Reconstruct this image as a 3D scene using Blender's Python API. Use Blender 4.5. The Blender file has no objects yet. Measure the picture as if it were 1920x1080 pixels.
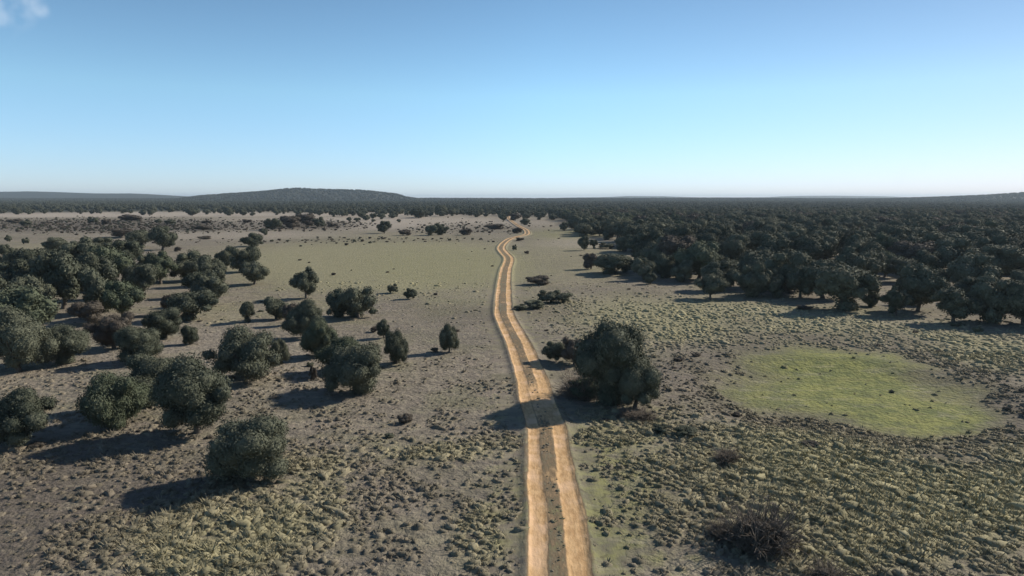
import bpy, math, random
import numpy as np

# ------------------------------------------------------------------ camera, sky, sun, exposure
scene = bpy.context.scene
COL = scene.collection
CAM_H, FPX, YH = 17.0, 1297.0, 371.0
PITCH = math.atan((540 - YH) / FPX)
cd = bpy.data.cameras.new('camera')
cd.sensor_width = 36; cd.lens = 36 * FPX / 1920; cd.clip_start = 0.5; cd.clip_end = 40000
cam = bpy.data.objects.new('camera', cd); COL.objects.link(cam)
cam.location = (0, 0, CAM_H); cam.rotation_euler = (math.pi / 2 - PITCH, 0, 0)
scene.camera = cam

SUN_EL = math.radians(31); SUN_AZ = math.radians(61)      # azimuth clockwise from +Y (view direction)
w = bpy.data.worlds.new('World'); scene.world = w; w.use_nodes = True
nt = w.node_tree; nt.nodes.clear()
sky = nt.nodes.new('ShaderNodeTexSky'); sky.sky_type = 'NISHITA'; sky.sun_disc = False
sky.sun_elevation = SUN_EL; sky.sun_rotation = SUN_AZ
sky.air_density = 1.0; sky.dust_density = 0.1; sky.ozone_density = 2.6; sky.altitude = 900
bg = nt.nodes.new('ShaderNodeBackground'); bg.inputs['Strength'].default_value = 0.12
out = nt.nodes.new('ShaderNodeOutputWorld')
# thin wisps of cloud high on the left
def dirpx(px, py):
    a, b = (px - 960) / FPX, (540 - py) / FPX
    v = (a, math.cos(PITCH) + b * math.sin(PITCH), -math.sin(PITCH) + b * math.cos(PITCH)); q = math.sqrt(sum(t * t for t in v)); return [t / q for t in v]
tc = nt.nodes.new('ShaderNodeTexCoord'); acc = None
for (px, py, rad, k) in ((18, 6, .034, .30), (72, 12, .016, .30), (1700, 325, .02, .12), (-60, -10, .06, .35)):
    d = nt.nodes.new('ShaderNodeVectorMath'); d.operation = 'DISTANCE'; nt.links.new(tc.outputs['Generated'], d.inputs[0]); d.inputs[1].default_value = dirpx(px, py)
    mr = nt.nodes.new('ShaderNodeMapRange'); mr.interpolation_type = 'SMOOTHSTEP'; nt.links.new(d.outputs['Value'], mr.inputs[0])
    mr.inputs[1].default_value = rad; mr.inputs[2].default_value = rad * .3; mr.inputs[3].default_value = 0; mr.inputs[4].default_value = k
    if acc is None: acc = mr.outputs[0]
    else:
        ad = nt.nodes.new('ShaderNodeMath'); ad.operation = 'MAXIMUM'; nt.links.new(acc, ad.inputs[0]); nt.links.new(mr.outputs[0], ad.inputs[1]); acc = ad.outputs[0]
nz = nt.nodes.new('ShaderNodeTexNoise'); nz.inputs['Scale'].default_value = 45; nz.inputs['Detail'].default_value = 1.5; nt.links.new(tc.outputs['Generated'], nz.inputs['Vector'])
r0 = nt.nodes.new('ShaderNodeMapRange'); nt.links.new(nz.outputs['Fac'], r0.inputs[0]); r0.inputs[1].default_value = .38; r0.inputs[2].default_value = .62
mm_ = nt.nodes.new('ShaderNodeMath'); mm_.operation = 'MULTIPLY'; nt.links.new(acc, mm_.inputs[0]); nt.links.new(r0.outputs[0], mm_.inputs[1])
tint = nt.nodes.new('ShaderNodeMix'); tint.data_type = 'RGBA'; tint.blend_type = 'MULTIPLY'; tint.inputs[0].default_value = 1
nt.links.new(sky.outputs[0], tint.inputs[6])
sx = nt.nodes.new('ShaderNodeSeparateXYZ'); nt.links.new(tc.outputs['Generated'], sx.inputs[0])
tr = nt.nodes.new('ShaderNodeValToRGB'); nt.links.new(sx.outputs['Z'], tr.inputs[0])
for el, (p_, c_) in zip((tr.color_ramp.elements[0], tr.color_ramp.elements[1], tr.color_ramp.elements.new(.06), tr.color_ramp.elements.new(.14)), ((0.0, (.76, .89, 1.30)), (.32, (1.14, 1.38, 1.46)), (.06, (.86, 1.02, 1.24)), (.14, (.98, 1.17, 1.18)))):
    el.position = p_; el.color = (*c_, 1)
e_ = tr.color_ramp.elements.new(.62); e_.color = (.36, .40, .40, 1)  # upper sky, out of view, darkened on purpose to weaken the fill in shadows
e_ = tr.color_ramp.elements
sxr = nt.nodes.new('ShaderNodeValToRGB'); nt.links.new(sx.outputs['X'], sxr.inputs[0])
sxr.color_ramp.elements[0].position = .05; sxr.color_ramp.elements[0].color = (1, 1, 1, 1); sxr.color_ramp.elements[1].position = .75; sxr.color_ramp.elements[1].color = (.88, .72, .70, 1)
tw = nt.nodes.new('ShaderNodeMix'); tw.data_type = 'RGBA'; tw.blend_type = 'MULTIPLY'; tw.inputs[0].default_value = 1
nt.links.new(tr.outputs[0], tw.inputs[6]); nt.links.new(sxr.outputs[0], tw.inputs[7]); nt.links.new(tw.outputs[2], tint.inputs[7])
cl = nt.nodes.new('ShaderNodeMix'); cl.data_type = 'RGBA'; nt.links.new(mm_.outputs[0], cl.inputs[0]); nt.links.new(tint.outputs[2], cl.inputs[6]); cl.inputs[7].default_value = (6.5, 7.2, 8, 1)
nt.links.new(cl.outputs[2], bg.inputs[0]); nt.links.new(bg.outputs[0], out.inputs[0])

sd = bpy.data.lights.new('sun', 'SUN'); sd.energy = 5.0; sd.angle = math.radians(0.5); sd.color = (1.0, 0.91, 0.77)
sun = bpy.data.objects.new('sun', sd); COL.objects.link(sun)
sun.rotation_euler = (math.pi / 2 - SUN_EL, 0, math.pi - SUN_AZ)
scene.view_settings.view_transform = 'Standard'; scene.view_settings.look = 'None'
scene.view_settings.gamma = 1; scene.view_settings.use_curve_mapping = False
scene.view_settings.exposure = 0.14

# ------------------------------------------------------------------ helpers
rng = np.random.default_rng(7)
cp, sp = math.cos(PITCH), math.sin(PITCH)

def ground_pt(px, py, z=0.0):
    """point of the plane z seen at that direction of the drone's camera"""
    a = (px - 960) / FPX; b = (540 - py) / FPX
    dx, dy, dz = a, cp + b * sp, -sp + b * cp
    t = (z - CAM_H) / dz
    return dx * t, dy * t

def project(x, y, z=0.0):
    x = np.asarray(x, float); y = np.asarray(y, float)
    dep = y * cp - (z - CAM_H) * sp
    up = y * sp + (z - CAM_H) * cp
    dep = np.maximum(dep, 1.0)
    return 960 + FPX * x / dep, 540 - FPX * up / dep

def top_z(y, py):
    b = (540 - py) / FPX
    return CAM_H + y * (-sp + b * cp) / (cp + b * sp)

def vnoise(x, y, scale, seed):
    """smooth value noise on numpy arrays, 0..1"""
    x = np.asarray(x, float) / scale; y = np.asarray(y, float) / scale
    xi = np.floor(x).astype(np.int64); yi = np.floor(y).astype(np.int64)
    fx = x - xi; fy = y - yi
    fx = fx * fx * (3 - 2 * fx); fy = fy * fy * (3 - 2 * fy)
    def h(i, j):
        n = (i * 374761393 + j * 668265263 + seed * 974634777) & 0xffffffff
        n = ((n ^ (n >> 13)) * 1274126177) & 0xffffffff
        return ((n ^ (n >> 16)) & 0xffff) / 65535.0
    return (h(xi, yi) * (1 - fx) + h(xi + 1, yi) * fx) * (1 - fy) + (h(xi, yi + 1) * (1 - fx) + h(xi + 1, yi + 1) * fx) * fy

def sstep(a, b, v):
    t = np.clip((v - a) / (b - a), 0, 1)
    return t * t * (3 - 2 * t)

def mesh_np(name, verts, faces, mats, smooth=True, attrs=None, mat_idx=None):
    """faces: array (n,k) with one k, or a list of such arrays"""
    me = bpy.data.meshes.new(name)
    if not isinstance(faces, list): faces = [faces]
    faces = [np.asarray(f, dtype=np.int32) for f in faces if len(f)]
    verts = np.asarray(verts, dtype=np.float32)
    me.vertices.add(len(verts)); me.vertices.foreach_set('co', verts.ravel())
    loops = np.concatenate([f.ravel() for f in faces])
    tot = np.concatenate([np.full(len(f), f.shape[1], dtype=np.int32) for f in faces])
    start = np.concatenate([[0], np.cumsum(tot)[:-1]]).astype(np.int32)
    me.loops.add(len(loops)); me.loops.foreach_set('vertex_index', loops)
    me.polygons.add(len(tot)); me.polygons.foreach_set('loop_start', start); me.polygons.foreach_set('loop_total', tot)
    if smooth is True: me.polygons.foreach_set('use_smooth', np.ones(len(tot), dtype=bool))
    elif smooth is not False: me.polygons.foreach_set('use_smooth', np.asarray(smooth, dtype=bool))
    for k, v in (attrs or {}).items():
        a = me.attributes.new(k, 'FLOAT', 'POINT'); a.data.foreach_set('value', np.asarray(v, dtype=np.float32))
    for m in (mats if isinstance(mats, list) else [mats]): me.materials.append(m)
    me.update(calc_edges=True); me.validate()
    return me

def obj(name, me, parent=None, loc=(0, 0, 0)):
    o = bpy.data.objects.new(name, me); COL.objects.link(o); o.location = loc
    if parent: o.parent = parent
    return o

# ------------------------------------------------------------------ terrain height
def px_profile(pts, D, extra=0):
    """a skyline read as azimuth -> height at distance D"""
    xs = np.array([(p[0] - 960) / FPX for p in pts]); zs = np.array([CAM_H + (YH - p[1] + extra) / FPX * D for p in pts])
    return xs, zs

L_RIDGE = px_profile([(-900, 372), (-500, 362), (-200, 358), (0, 360.5), (60, 359), (130, 361), (200, 363), (250, 362.5), (300, 365), (350, 368), (420, 371), (600, 376)], 5200)
# the far-left ridge stands a little clearer than the wood in front of it
M_HILL = px_profile([(300, 378), (350, 370), (380, 366.5), (430, 363), (500, 358.5), (540, 354), (560, 353), (620, 355), (680, 356), (720, 360), (745, 363), (765, 369), (800, 374), (860, 380)], 3300, -2.4)
R_HILL = px_profile([(1560, 380), (1620, 374), (1700, 371.5), (1780, 369), (1850, 366), (1920, 361), (2050, 352), (2300, 346), (2700, 350), (3100, 365)], 3000, -1.8)
FAR_R = px_profile([(900, 376), (1000, 373), (1060, 370.5), (1130, 369.5), (1180, 367.6), (1240, 368), (1300, 370), (1420, 370), (1480, 367.6), (1560, 367), (1650, 368), (1720, 370.5), (1800, 374)], 9500)
BACK = px_profile([(-1500, 374), (300, 374), (760, 374), (800, 373.5), (1000, 374), (1300, 373.2), (1600, 374), (1900, 373), (3500, 373)], 3600)

def height(x, y):
    x = np.asarray(x, float); y = np.asarray(y, float)
    d = np.hypot(x, y)
    z = (vnoise(x, y, 9, 1) - .5) * .30 * (1 - sstep(90, 200, d)) + (vnoise(x, y, 34, 2) - .5) * .5 * (1 - sstep(300, 600, d))
    z = z + (vnoise(x, y, 160, 3) - .5) * 1.2 * sstep(60, 300, d)
    # the shallow round pond bed
    pu, pv = POND
    r = np.hypot((x - pu) / 12.5, (y - pv) / 12.0)
    z = z - .45 * (1 - sstep(.75, 1.25, r)) + .14 * np.exp(-((r - 1.25) / .16) ** 2)
    a = x / np.maximum(y, 1.0)
    front = y > 300
    lum = (vnoise(x, y, 260, 5) - .5) * 14 + (vnoise(x, y, 90, 6) - .5) * 4
    for (xs, zs), D, wid in ((L_RIDGE, 5200, 1100), (M_HILL, 3300, 800), (R_HILL, 3000, 900), (BACK, 3600, 1100), (FAR_R, 9500, 2500)):
        zz = np.interp(a, xs, zs) + lum * .25 * np.clip((np.interp(a, xs, zs) - 12) / 40, 0, 1)
        s = sstep(D - wid, D, y) * (1 - .9 * sstep(D + 100, D + 1400, y))
        z = np.where(front, np.maximum(z, zz * s), z)
    return z
POND = ground_pt(1600, 742)

# ------------------------------------------------------------------ ground cover zones
def ell(u, v, cx, cy, rx, ry, rot=0, soft=.6):
    c, s = math.cos(math.radians(rot)), math.sin(math.radians(rot))
    du, dv = u - cx, v - cy
    a = (du * c + dv * s) / rx; b = (-du * s + dv * c) / ry
    return 1 - sstep(1 - soft, 1 + soft, np.hypot(a, b))

def zones(x, y):
    x = np.asarray(x, float); y = np.asarray(y, float)
    wx = x + (vnoise(x, y, 5, 11) - .5) * 3; wy = y + (vnoise(x, y, 6, 12) - .5) * 5
    u, v = project(wx, np.maximum(wy, 6))
    ye = np.zeros_like(u); gr = np.zeros_like(u); dk = np.zeros_like(u); pa = np.zeros_like(u)
    for cx, cy, rx, ry, ro, s in ((720, 500, 300, 52, 0, 1.15), (560, 560, 120, 30, 0, .35), (860, 560, 90, 40, 0, .5), (1700, 930, 430, 150, 8, 1.0), (1400, 860, 150, 55, 10, .65),
                                  (1450, 615, 430, 48, 5, .95), (1150, 640, 120, 50, 0, .5), (1780, 650, 260, 40, 6, .8), (1060, 490, 130, 50, 0, .55), (1830, 680, 160, 30, 8, .6), (400, 1035, 240, 95, -10, .75), (780, 862, 150, 38, 0, .55), (565, 925, 70, 80, 0, .5),
                                  (930, 990, 45, 75, 0, .5), (100, 470, 120, 18, 0, .5), (1200, 800, 120, 30, 0, .5), (420, 590, 60, 25, 0, .5), (1150, 600, 150, 50, 0, .35)):
        ye = np.maximum(ye, s * ell(u, v, cx, cy, rx, ry, ro))
    lu = (vnoise(x, y, 9, 14) - .5) * 110 + (vnoise(x, y, 3, 15) - .5) * 50; lv = (vnoise(x, y, 8, 16) - .5) * 40
    pond = ell(u + lu, v + lv, 1612, 738, 232, 68, 10, .55)
    gr = np.maximum(gr, pond)
    for cx, cy, rx, ry, ro, s in ((1130, 950, 150, 160, 20, .5), (1640, 1040, 110, 50, 10, .3), (960, 900, 30, 170, 0, .25), (960, 600, 60, 60, 0, .2), (830, 500, 180, 40, 0, .25), (1060, 440, 90, 12, 0, .4)):
        gr = np.maximum(gr, s * ell(u, v, cx, cy, rx, ry, ro))
    ring = ell(u + lu, v + lv, 1605, 738, 320, 104, 10, .3) * (1 - pond)
    dk = np.maximum(dk, ring * (.65 + .55 * vnoise(x, y, 7, 13)))
    ye = ye * (1 - .7 * ring) * (1 - pond)
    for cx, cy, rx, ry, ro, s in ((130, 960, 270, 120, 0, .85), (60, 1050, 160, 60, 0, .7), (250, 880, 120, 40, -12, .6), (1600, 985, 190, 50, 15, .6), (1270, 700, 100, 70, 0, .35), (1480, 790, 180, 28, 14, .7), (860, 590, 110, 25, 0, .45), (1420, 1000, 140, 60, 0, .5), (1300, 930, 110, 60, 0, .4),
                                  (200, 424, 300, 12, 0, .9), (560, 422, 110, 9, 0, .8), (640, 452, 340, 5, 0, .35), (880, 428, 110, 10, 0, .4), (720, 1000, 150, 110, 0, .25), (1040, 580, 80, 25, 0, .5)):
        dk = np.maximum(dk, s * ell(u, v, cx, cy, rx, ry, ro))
    for cx, cy, rx, ry, ro, s in ((180, 402, 420, 6, 0, 1.0), (700, 417, 320, 14, 0, .75), (400, 440, 240, 12, 0, .5), (640, 402, 400, 4, 0, .8), (330, 660, 260, 70, 0, .35), (1100, 455, 90, 14, 0, .5), (560, 700, 200, 60, 0, .3), (1600, 600, 300, 12, 4, .3)):
        pa = np.maximum(pa, s * ell(u, v, cx, cy, rx, ry, ro))
    pa = pa * (1 - .6 * dk)
    d = np.hypot(x, y)
    far = sstep(900, 1100, d)
    return dict(yellow=ye * (1 - far), green=gr * (1 - far), dark=np.maximum(dk * (1 - far), 0), pale=pa * (1 - far), wood=far)

# ------------------------------------------------------------------ materials
def new_mat(name):
    m = bpy.data.materials.new(name); m.use_nodes = True
    n = m.node_tree; n.nodes.clear()
    o = n.nodes.new('ShaderNodeOutputMaterial'); b = n.nodes.new('ShaderNodeBsdfPrincipled')
    n.links.new(b.outputs[0], o.inputs[0])
    return m, n, b

def N(n, t, **kw):
    nd = n.nodes.new(t)
    for k, v in kw.items():
        if k in nd.inputs: nd.inputs[k].default_value = v
        else: setattr(nd, k, v)
    return nd

def mix(n, f, a, b, blend='MIX'):
    m = n.nodes.new('ShaderNodeMix'); m.data_type = 'RGBA'; m.blend_type = blend
    for sock, v in ((m.inputs[0], f), (m.inputs[6], a), (m.inputs[7], b)):
        if isinstance(v, bpy.types.NodeSocket): n.links.new(v, sock)
        elif isinstance(v, (int, float)): sock.default_value = v
        else: sock.default_value = (*v, 1)
    return m.outputs[2]

def math_(n, op, a, b=None, c=None):
    m = n.nodes.new('ShaderNodeMath'); m.operation = op
    for s, v in zip(m.inputs, (a, b, c)):
        if v is None: continue
        if isinstance(v, bpy.types.NodeSocket): n.links.new(v, s)
        else: s.default_value = v
    return m.outputs[0]

def rng_(n, v, a, b, c=0.0, d=1.0, smooth=True):
    m = n.nodes.new('ShaderNodeMapRange'); m.interpolation_type = 'SMOOTHSTEP' if smooth else 'LINEAR'
    n.links.new(v, m.inputs[0])
    for i, q in enumerate((a, b, c, d)): m.inputs[i + 1].default_value = q
    return m.outputs[0]

def noise(n, vec, scale, detail=4, rough=.55, dim=None):
    t = n.nodes.new('ShaderNodeTexNoise'); t.inputs['Scale'].default_value = scale
    t.inputs['Detail'].default_value = detail; t.inputs['Roughness'].default_value = rough
    n.links.new(vec, t.inputs['Vector']); return t.outputs['Fac']

C_BASE = (.275, .240, .192); C_BASE2 = (.185, .162, .134); C_YEL = (.225, .214, .130); C_YEL2 = (.335, .312, .195)
C_DARK = (.072, .064, .054); C_PALE = (.40, .350, .300); C_WOOD = (.034, .040, .030)

def ground_color(n, pos):
    """colour of the dry pasture from the zone attributes and world-space noise; returns colour socket and height socket"""
    at = {}
    for k in ('yellow', 'green', 'dark', 'pale', 'wood'):
        a = n.nodes.new('ShaderNodeAttribute'); a.attribute_name = k; at[k] = a.outputs['Fac']
    big = noise(n, pos, .12, 4, .6); mid = noise(n, pos, .9, 5, .62); fine = noise(n, pos, 4.2, 4, .65); lump = noise(n, pos, 1.9, 3, .5)
    c = mix(n, rng_(n, mid, .38, .62), C_BASE2, C_BASE)
    c = mix(n, math_(n, 'MULTIPLY', rng_(n, big, .45, .68), .8), c, (.200, .188, .128))
    pat = noise(n, pos, .33, 4, .65); c = mix(n, math_(n, 'MULTIPLY', rng_(n, pat, .52, .66), .5), c, (.140, .130, .096))
    c = mix(n, math_(n, 'MULTIPLY', rng_(n, pat, .44, .32), .5), c, (.275, .228, .190))
    yel = mix(n, rng_(n, fine, .35, .7), C_YEL, C_YEL2)
    def masked(key, k=1.0):
        # the noise eats the border of a zone so it never ends in a soft ring
        s = math_(n, 'ADD', at[key], math_(n, 'MULTIPLY', math_(n, 'SUBTRACT', mid, .5), 1.5 * k))
        return rng_(n, s, .02, .98)
    wide = noise(n, pos, .045, 4, .6); c = mix(n, math_(n, 'MULTIPLY', rng_(n, wide, .48, .6), .45), c, (.160, .142, .120))
    c = mix(n, math_(n, 'MULTIPLY', masked('yellow'), .85), c, yel)
    c = mix(n, math_(n, 'MULTIPLY', masked('pale', .6), .85), c, C_PALE)
    c = mix(n, math_(n, 'MULTIPLY', masked('green', .9), .85), c, mix(n, rng_(n, math_(n, 'ADD', math_(n, 'MULTIPLY', mid, .5), math_(n, 'MULTIPLY', pat, .5)), .40, .60), (.135, .165, .055), (.265, .275, .088)))
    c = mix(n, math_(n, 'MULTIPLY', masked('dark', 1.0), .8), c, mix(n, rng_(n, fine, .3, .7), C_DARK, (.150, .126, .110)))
    c = mix(n, at['wood'], c, C_WOOD)
    ms = n.nodes.new('ShaderNodeMapping'); n.links.new(pos, ms.inputs[0]); ms.inputs['Scale'].default_value = (.35, 1, 1); ms.inputs['Rotation'].default_value = (0, 0, .25)
    stk = noise(n, ms.outputs[0], .8, 5, .7); c = mix(n, math_(n, 'MULTIPLY', rng_(n, stk, .54, .68), .40), c, (.105, .100, .066)); c = mix(n, math_(n, 'MULTIPLY', rng_(n, stk, .46, .34), .35), c, (.36, .325, .235))
    # litter and small dark tufts
    spots = noise(n, pos, 2.6, 2, .4)
    c = mix(n, math_(n, 'MULTIPLY', rng_(n, spots, .62, .70), .42), c, (.062, .058, .040))
    c = mix(n, math_(n, 'MULTIPLY', rng_(n, fine, .60, .78), .30), c, (.29, .25, .20))
    h = math_(n, 'ADD', math_(n, 'MULTIPLY', lump, 1.0), math_(n, 'MULTIPLY', fine, .45))
    return c, h

def mat_ground():
    m, n, b = new_mat('dry_pasture')
    g = n.nodes.new('ShaderNodeNewGeometry')
    c, h = ground_color(n, g.outputs['Position'])
    n.links.new(c, b.inputs['Base Color']); b.inputs['Roughness'].default_value = .95; b.inputs['Specular IOR Level'].default_value = .1
    bp = N(n, 'ShaderNodeBump', Strength=.9, Distance=.28); n.links.new(h, bp.inputs['Height']); n.links.new(bp.outputs[0], b.inputs['Normal'])
    return m

def mat_track():
    m, n, b = new_mat('track_earth')
    g = n.nodes.new('ShaderNodeNewGeometry')
    c, h = ground_color(n, g.outputs['Position'])
    a = n.nodes.new('ShaderNodeAttribute'); a.attribute_name = 'rut'
    mp = n.nodes.new('ShaderNodeMapping'); n.links.new(g.outputs['Position'], mp.inputs[0]); mp.inputs['Scale'].default_value = (1, .25, 1)
    st = noise(n, mp.outputs[0], 5.0, 4, .6); fine = noise(n, g.outputs['Position'], 14, 3, .6); big = noise(n, g.outputs['Position'], .5, 3, .5)
    earth = mix(n, rng_(n, st, .35, .65), (.45, .285, .145), (.61, .41, .222))
    earth = mix(n, rng_(n, big, .45, .65), earth, (.66, .45, .28))
    earth = mix(n, math_(n, 'MULTIPLY', rng_(n, fine, .6, .75), .3), earth, (.34, .2, .12))
    s = math_(n, 'ADD', a.outputs['Fac'], math_(n, 'MULTIPLY', math_(n, 'SUBTRACT', st, .5), .55))
    cc = mix(n, rng_(n, s, .18, .62), mix(n, rng_(n, s, .02, .25), c, (.175, .135, .088)), earth)
    n.links.new(cc, b.inputs['Base Color']); b.inputs['Roughness'].default_value = .95; b.inputs['Specular IOR Level'].default_value = .1
    bp = N(n, 'ShaderNodeBump', Strength=.6, Distance=.06); n.links.new(math_(n, 'ADD', st, h), bp.inputs['Height']); n.links.new(bp.outputs[0], b.inputs['Normal'])
    return m

def mat_foliage(name, c1, c2, c3, bump=0):
    m, n, b = new_mat(name)
    oi = n.nodes.new('ShaderNodeObjectInfo'); g = n.nodes.new('ShaderNodeNewGeometry')
    col = mix(n, oi.outputs['Random'], c1, c2)
    nz = noise(n, g.outputs['Position'], 1.1, 4, .6)
    col = mix(n, rng_(n, nz, .45, .72), col, c3)
    n.links.new(col, b.inputs['Base Color']); b.inputs['Roughness'].default_value = .8; b.inputs['Specular IOR Level'].default_value = .12
    return m

def mat_bark(name, c1, c2):
    m, n, b = new_mat(name)
    tc = n.nodes.new('ShaderNodeTexCoord')
    nz = noise(n, tc.outputs['Object'], 9, 5, .6)
    n.links.new(mix(n, nz, c1, c2), b.inputs['Base Color']); b.inputs['Roughness'].default_value = .9
    bp = N(n, 'ShaderNodeBump', Strength=.5, Distance=.02); n.links.new(nz, bp.inputs['Height']); n.links.new(bp.outputs[0], b.inputs['Normal'])
    return m

M_GROUND = mat_ground(); M_TRACK = mat_track()
M_OAK = mat_foliage('holm_oak_leaves', (.060, .070, .051), (.116, .124, .089), (.160, .168, .122))
M_GREEN = mat_foliage('young_oak_leaves', (.078, .096, .062), (.096, .112, .074), (.128, .142, .098))
M_BROWN = mat_foliage('brown_scrub_leaves', (.085, .073, .062), (.108, .094, .078), (.132, .116, .094))
M_BARK = mat_bark('oak_bark', (.07, .06, .05), (.14, .12, .10))
M_TWIG = mat_bark('dry_twigs', (.10, .08, .065), (.20, .165, .13))

# ------------------------------------------------------------------ ground sheet
def axis(near, step0, far, growth):
    v = [0.0]; s = step0
    while v[-1] < far:
        v.append(v[-1] + s)
        if v[-1] > near: s = min(s * growth, 160)
    return np.array(v)
xa = axis(38, .55, 16000, 1.035); GX = np.concatenate([-xa[::-1][:-1], xa])
ya = axis(90, .6, 17000, 1.022); GY = np.concatenate([-axis(0, 3, 3000, 1.25)[::-1][:-1], ya])
XX, YY = np.meshgrid(GX, GY)
GZ = height(XX, YY)
nx, ny = len(GX), len(GY)
def hgt(x, y):
    """height of the finished ground sheet (bilinear over its own grid)"""
    x = np.asarray(x, float); y = np.asarray(y, float)
    i = np.clip(np.searchsorted(GX, x) - 1, 0, nx - 2); j = np.clip(np.searchsorted(GY, y) - 1, 0, ny - 2)
    fx = np.clip((x - GX[i]) / (GX[i + 1] - GX[i]), 0, 1); fy = np.clip((y - GY[j]) / (GY[j + 1] - GY[j]), 0, 1)
    return (GZ[j, i] * (1 - fx) + GZ[j, i + 1] * fx) * (1 - fy) + (GZ[j + 1, i] * (1 - fx) + GZ[j + 1, i + 1] * fx) * fy
ii, jj = np.meshgrid(np.arange(nx - 1), np.arange(ny - 1))
q = (jj * nx + ii).ravel()
me = mesh_np('ground', np.stack([XX.ravel(), YY.ravel(), GZ.ravel()], 1), np.stack([q, q + 1, q + 1 + nx, q + nx], 1), M_GROUND, attrs=zones(XX.ravel(), YY.ravel()))
ground = obj('ground', me); ground['kind'] = 'structure'
print('ground verts', nx * ny)

def place(px, py):
    x, y = ground_pt(px, py)
    for _ in range(4):
        x, y = ground_pt(px, py, float(hgt(x, y)))
    return x, y

# ------------------------------------------------------------------ dirt track
TR = [(1052, 1160), (1050, 1080), (1041, 960), (1030, 880), (1026, 835), (1023, 800), (1009, 760), (999, 722), (989, 690), (969, 640), (954, 612), (944.5, 588), (943.5, 560), (945, 530), (948.5, 505), (953.5, 492),
      (953, 484), (945, 475), (939.5, 466), (946, 456), (957, 448.5), (972, 444.5), (986, 441), (989, 437), (985, 431), (973, 425), (961, 417), (954, 411), (953, 406)]
tp = [(.9, -3.0), (1.6, 8.0)] + [place(*p) for p in TR[1:]]
tp = np.array(tp)
seg = np.concatenate([[0], np.cumsum(np.hypot(*np.diff(tp, axis=0).T))])
def catmull(t):
    i = np.clip(np.searchsorted(seg, t) - 1, 0, len(seg) - 2); f = ((t - seg[i]) / (seg[i + 1] - seg[i]))[:, None]
    m = np.zeros_like(tp)
    m[1:-1] = (tp[2:] - tp[:-2]) / (seg[2:] - seg[:-2])[:, None]; m[0] = (tp[1] - tp[0]) / seg[1]; m[-1] = (tp[-1] - tp[-2]) / (seg[-1] - seg[-2])
    L = (seg[i + 1] - seg[i])[:, None]
    return (2 * f**3 - 3 * f**2 + 1) * tp[i] + (f**3 - 2 * f**2 + f) * L * m[i] + (-2 * f**3 + 3 * f**2) * tp[i + 1] + (f**3 - f**2) * L * m[i + 1]
ts = [0.0]
while ts[-1] < seg[-1] - 1: ts.append(ts[-1] + .25 + .006 * ts[-1])
ts = np.array(ts); pc = catmull(ts); tn = np.gradient(pc, axis=0); tn /= np.hypot(*tn.T)[:, None]; nrm = np.stack([tn[:, 1], -tn[:, 0]], 1)
half = 3.2; us = np.linspace(-half, half, 61)
P = pc[:, None, :] + nrm[:, None, :] * us[None, :, None]
wob = .12 * (vnoise(ts, ts * 0, 3, 21) - .5)[:, None] + .02 * (vnoise(ts, ts * 0, .9, 22) - .5)[:, None]
PX, PY = P[..., 0], P[..., 1]
def band(c, wd, soft): return 1 - sstep(wd - soft, wd + soft, np.abs(us[None, :] - c - wob))
near_w = sstep(60, 110, ts)[:, None]
wl = (1 - .28 * near_w) * .41 + .14 * (vnoise(ts, ts * 0 + 5, 6, 23)[:, None] - .4)
rut = np.maximum(band(-.94, wl - .02, .18), band(.94, wl + .08, .2))
# where the tree's shadow falls both ruts have merged into one worn bed
mid = np.exp(-((ts - 59) / 7.5) ** 2)[:, None] * .75
crown_mid = band(0, .5, .2)
rut = np.maximum(rut, crown_mid * np.maximum(mid, .12 + .22 * vnoise(PX, PY, 1.5, 24)) )
rut = rut * (.86 + .3 * vnoise(PX, PY, 1.1, 28)); rut = np.maximum(rut, .30 * vnoise(PX, PY, 2.2, 27) * band(0, 1.6, .4) * (1 - .7 * near_w))
rut = rut * (1 - sstep(2.3, 2.9, np.abs(us))[None, :])
prof = .105 - .085 * rut + .05 * np.exp(-((np.abs(us)[None, :] - 1.55) / .18) ** 2)
prof = prof * (1 - sstep(1.45, 2.1, np.abs(us)))[None, :] + .006
PZ = hgt(PX, PY) + prof + (.0006 * ts)[:, None] * (1 - .95 * sstep(1.6, 2.4, np.abs(us)))[None, :]
PZ = PZ + .03 * (vnoise(PX, PY, .35, 25) - .5) * (1 - rut) * (np.abs(us) < 2.6)[None, :]
nu = len(us); ii, jj = np.meshgrid(np.arange(nu - 1), np.arange(len(ts) - 1)); q = (jj * nu + ii).ravel()
att = zones(PX.ravel(), PY.ravel()); att['rut'] = rut.ravel()
track = obj('dirt_track', mesh_np('dirt_track', np.stack([PX.ravel(), PY.ravel(), PZ.ravel()], 1), np.stack([q, q + 1, q + 1 + nu, q + nu], 1), M_TRACK, attrs=att))
track['kind'] = 'structure'
def track_dist(x, y):
    best = np.full(np.shape(x), 1e9)
    for a in range(0, len(pc) - 1, 3):
        b = min(a + 3, len(pc) - 1); m = (np.abs(y - pc[a, 1]) < 30 + .1 * ts[a]) & (np.abs(x - pc[a, 0]) < 30)
        dx, dy = pc[b] - pc[a]; t = np.clip(((x[m] - pc[a, 0]) * dx + (y[m] - pc[a, 1]) * dy) / (dx * dx + dy * dy), 0, 1)
        best[m] = np.minimum(best[m], np.hypot(x[m] - pc[a, 0] - t * dx, y[m] - pc[a, 1] - t * dy))
    return best

# ------------------------------------------------------------------ tree meshes (unit: 1 high, 1 wide)
def ico(sub):
    import bmesh
    bm = bmesh.new(); bmesh.ops.create_icosphere(bm, subdivisions=sub, radius=1)
    v = np.array([t.co[:] for t in bm.verts]); f = np.array([[t.index for t in p.verts] for p in bm.faces]); bm.free(); return v, f
ICO1, ICO2, ICO3 = ico(1), ico(2), ico(3)

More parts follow.
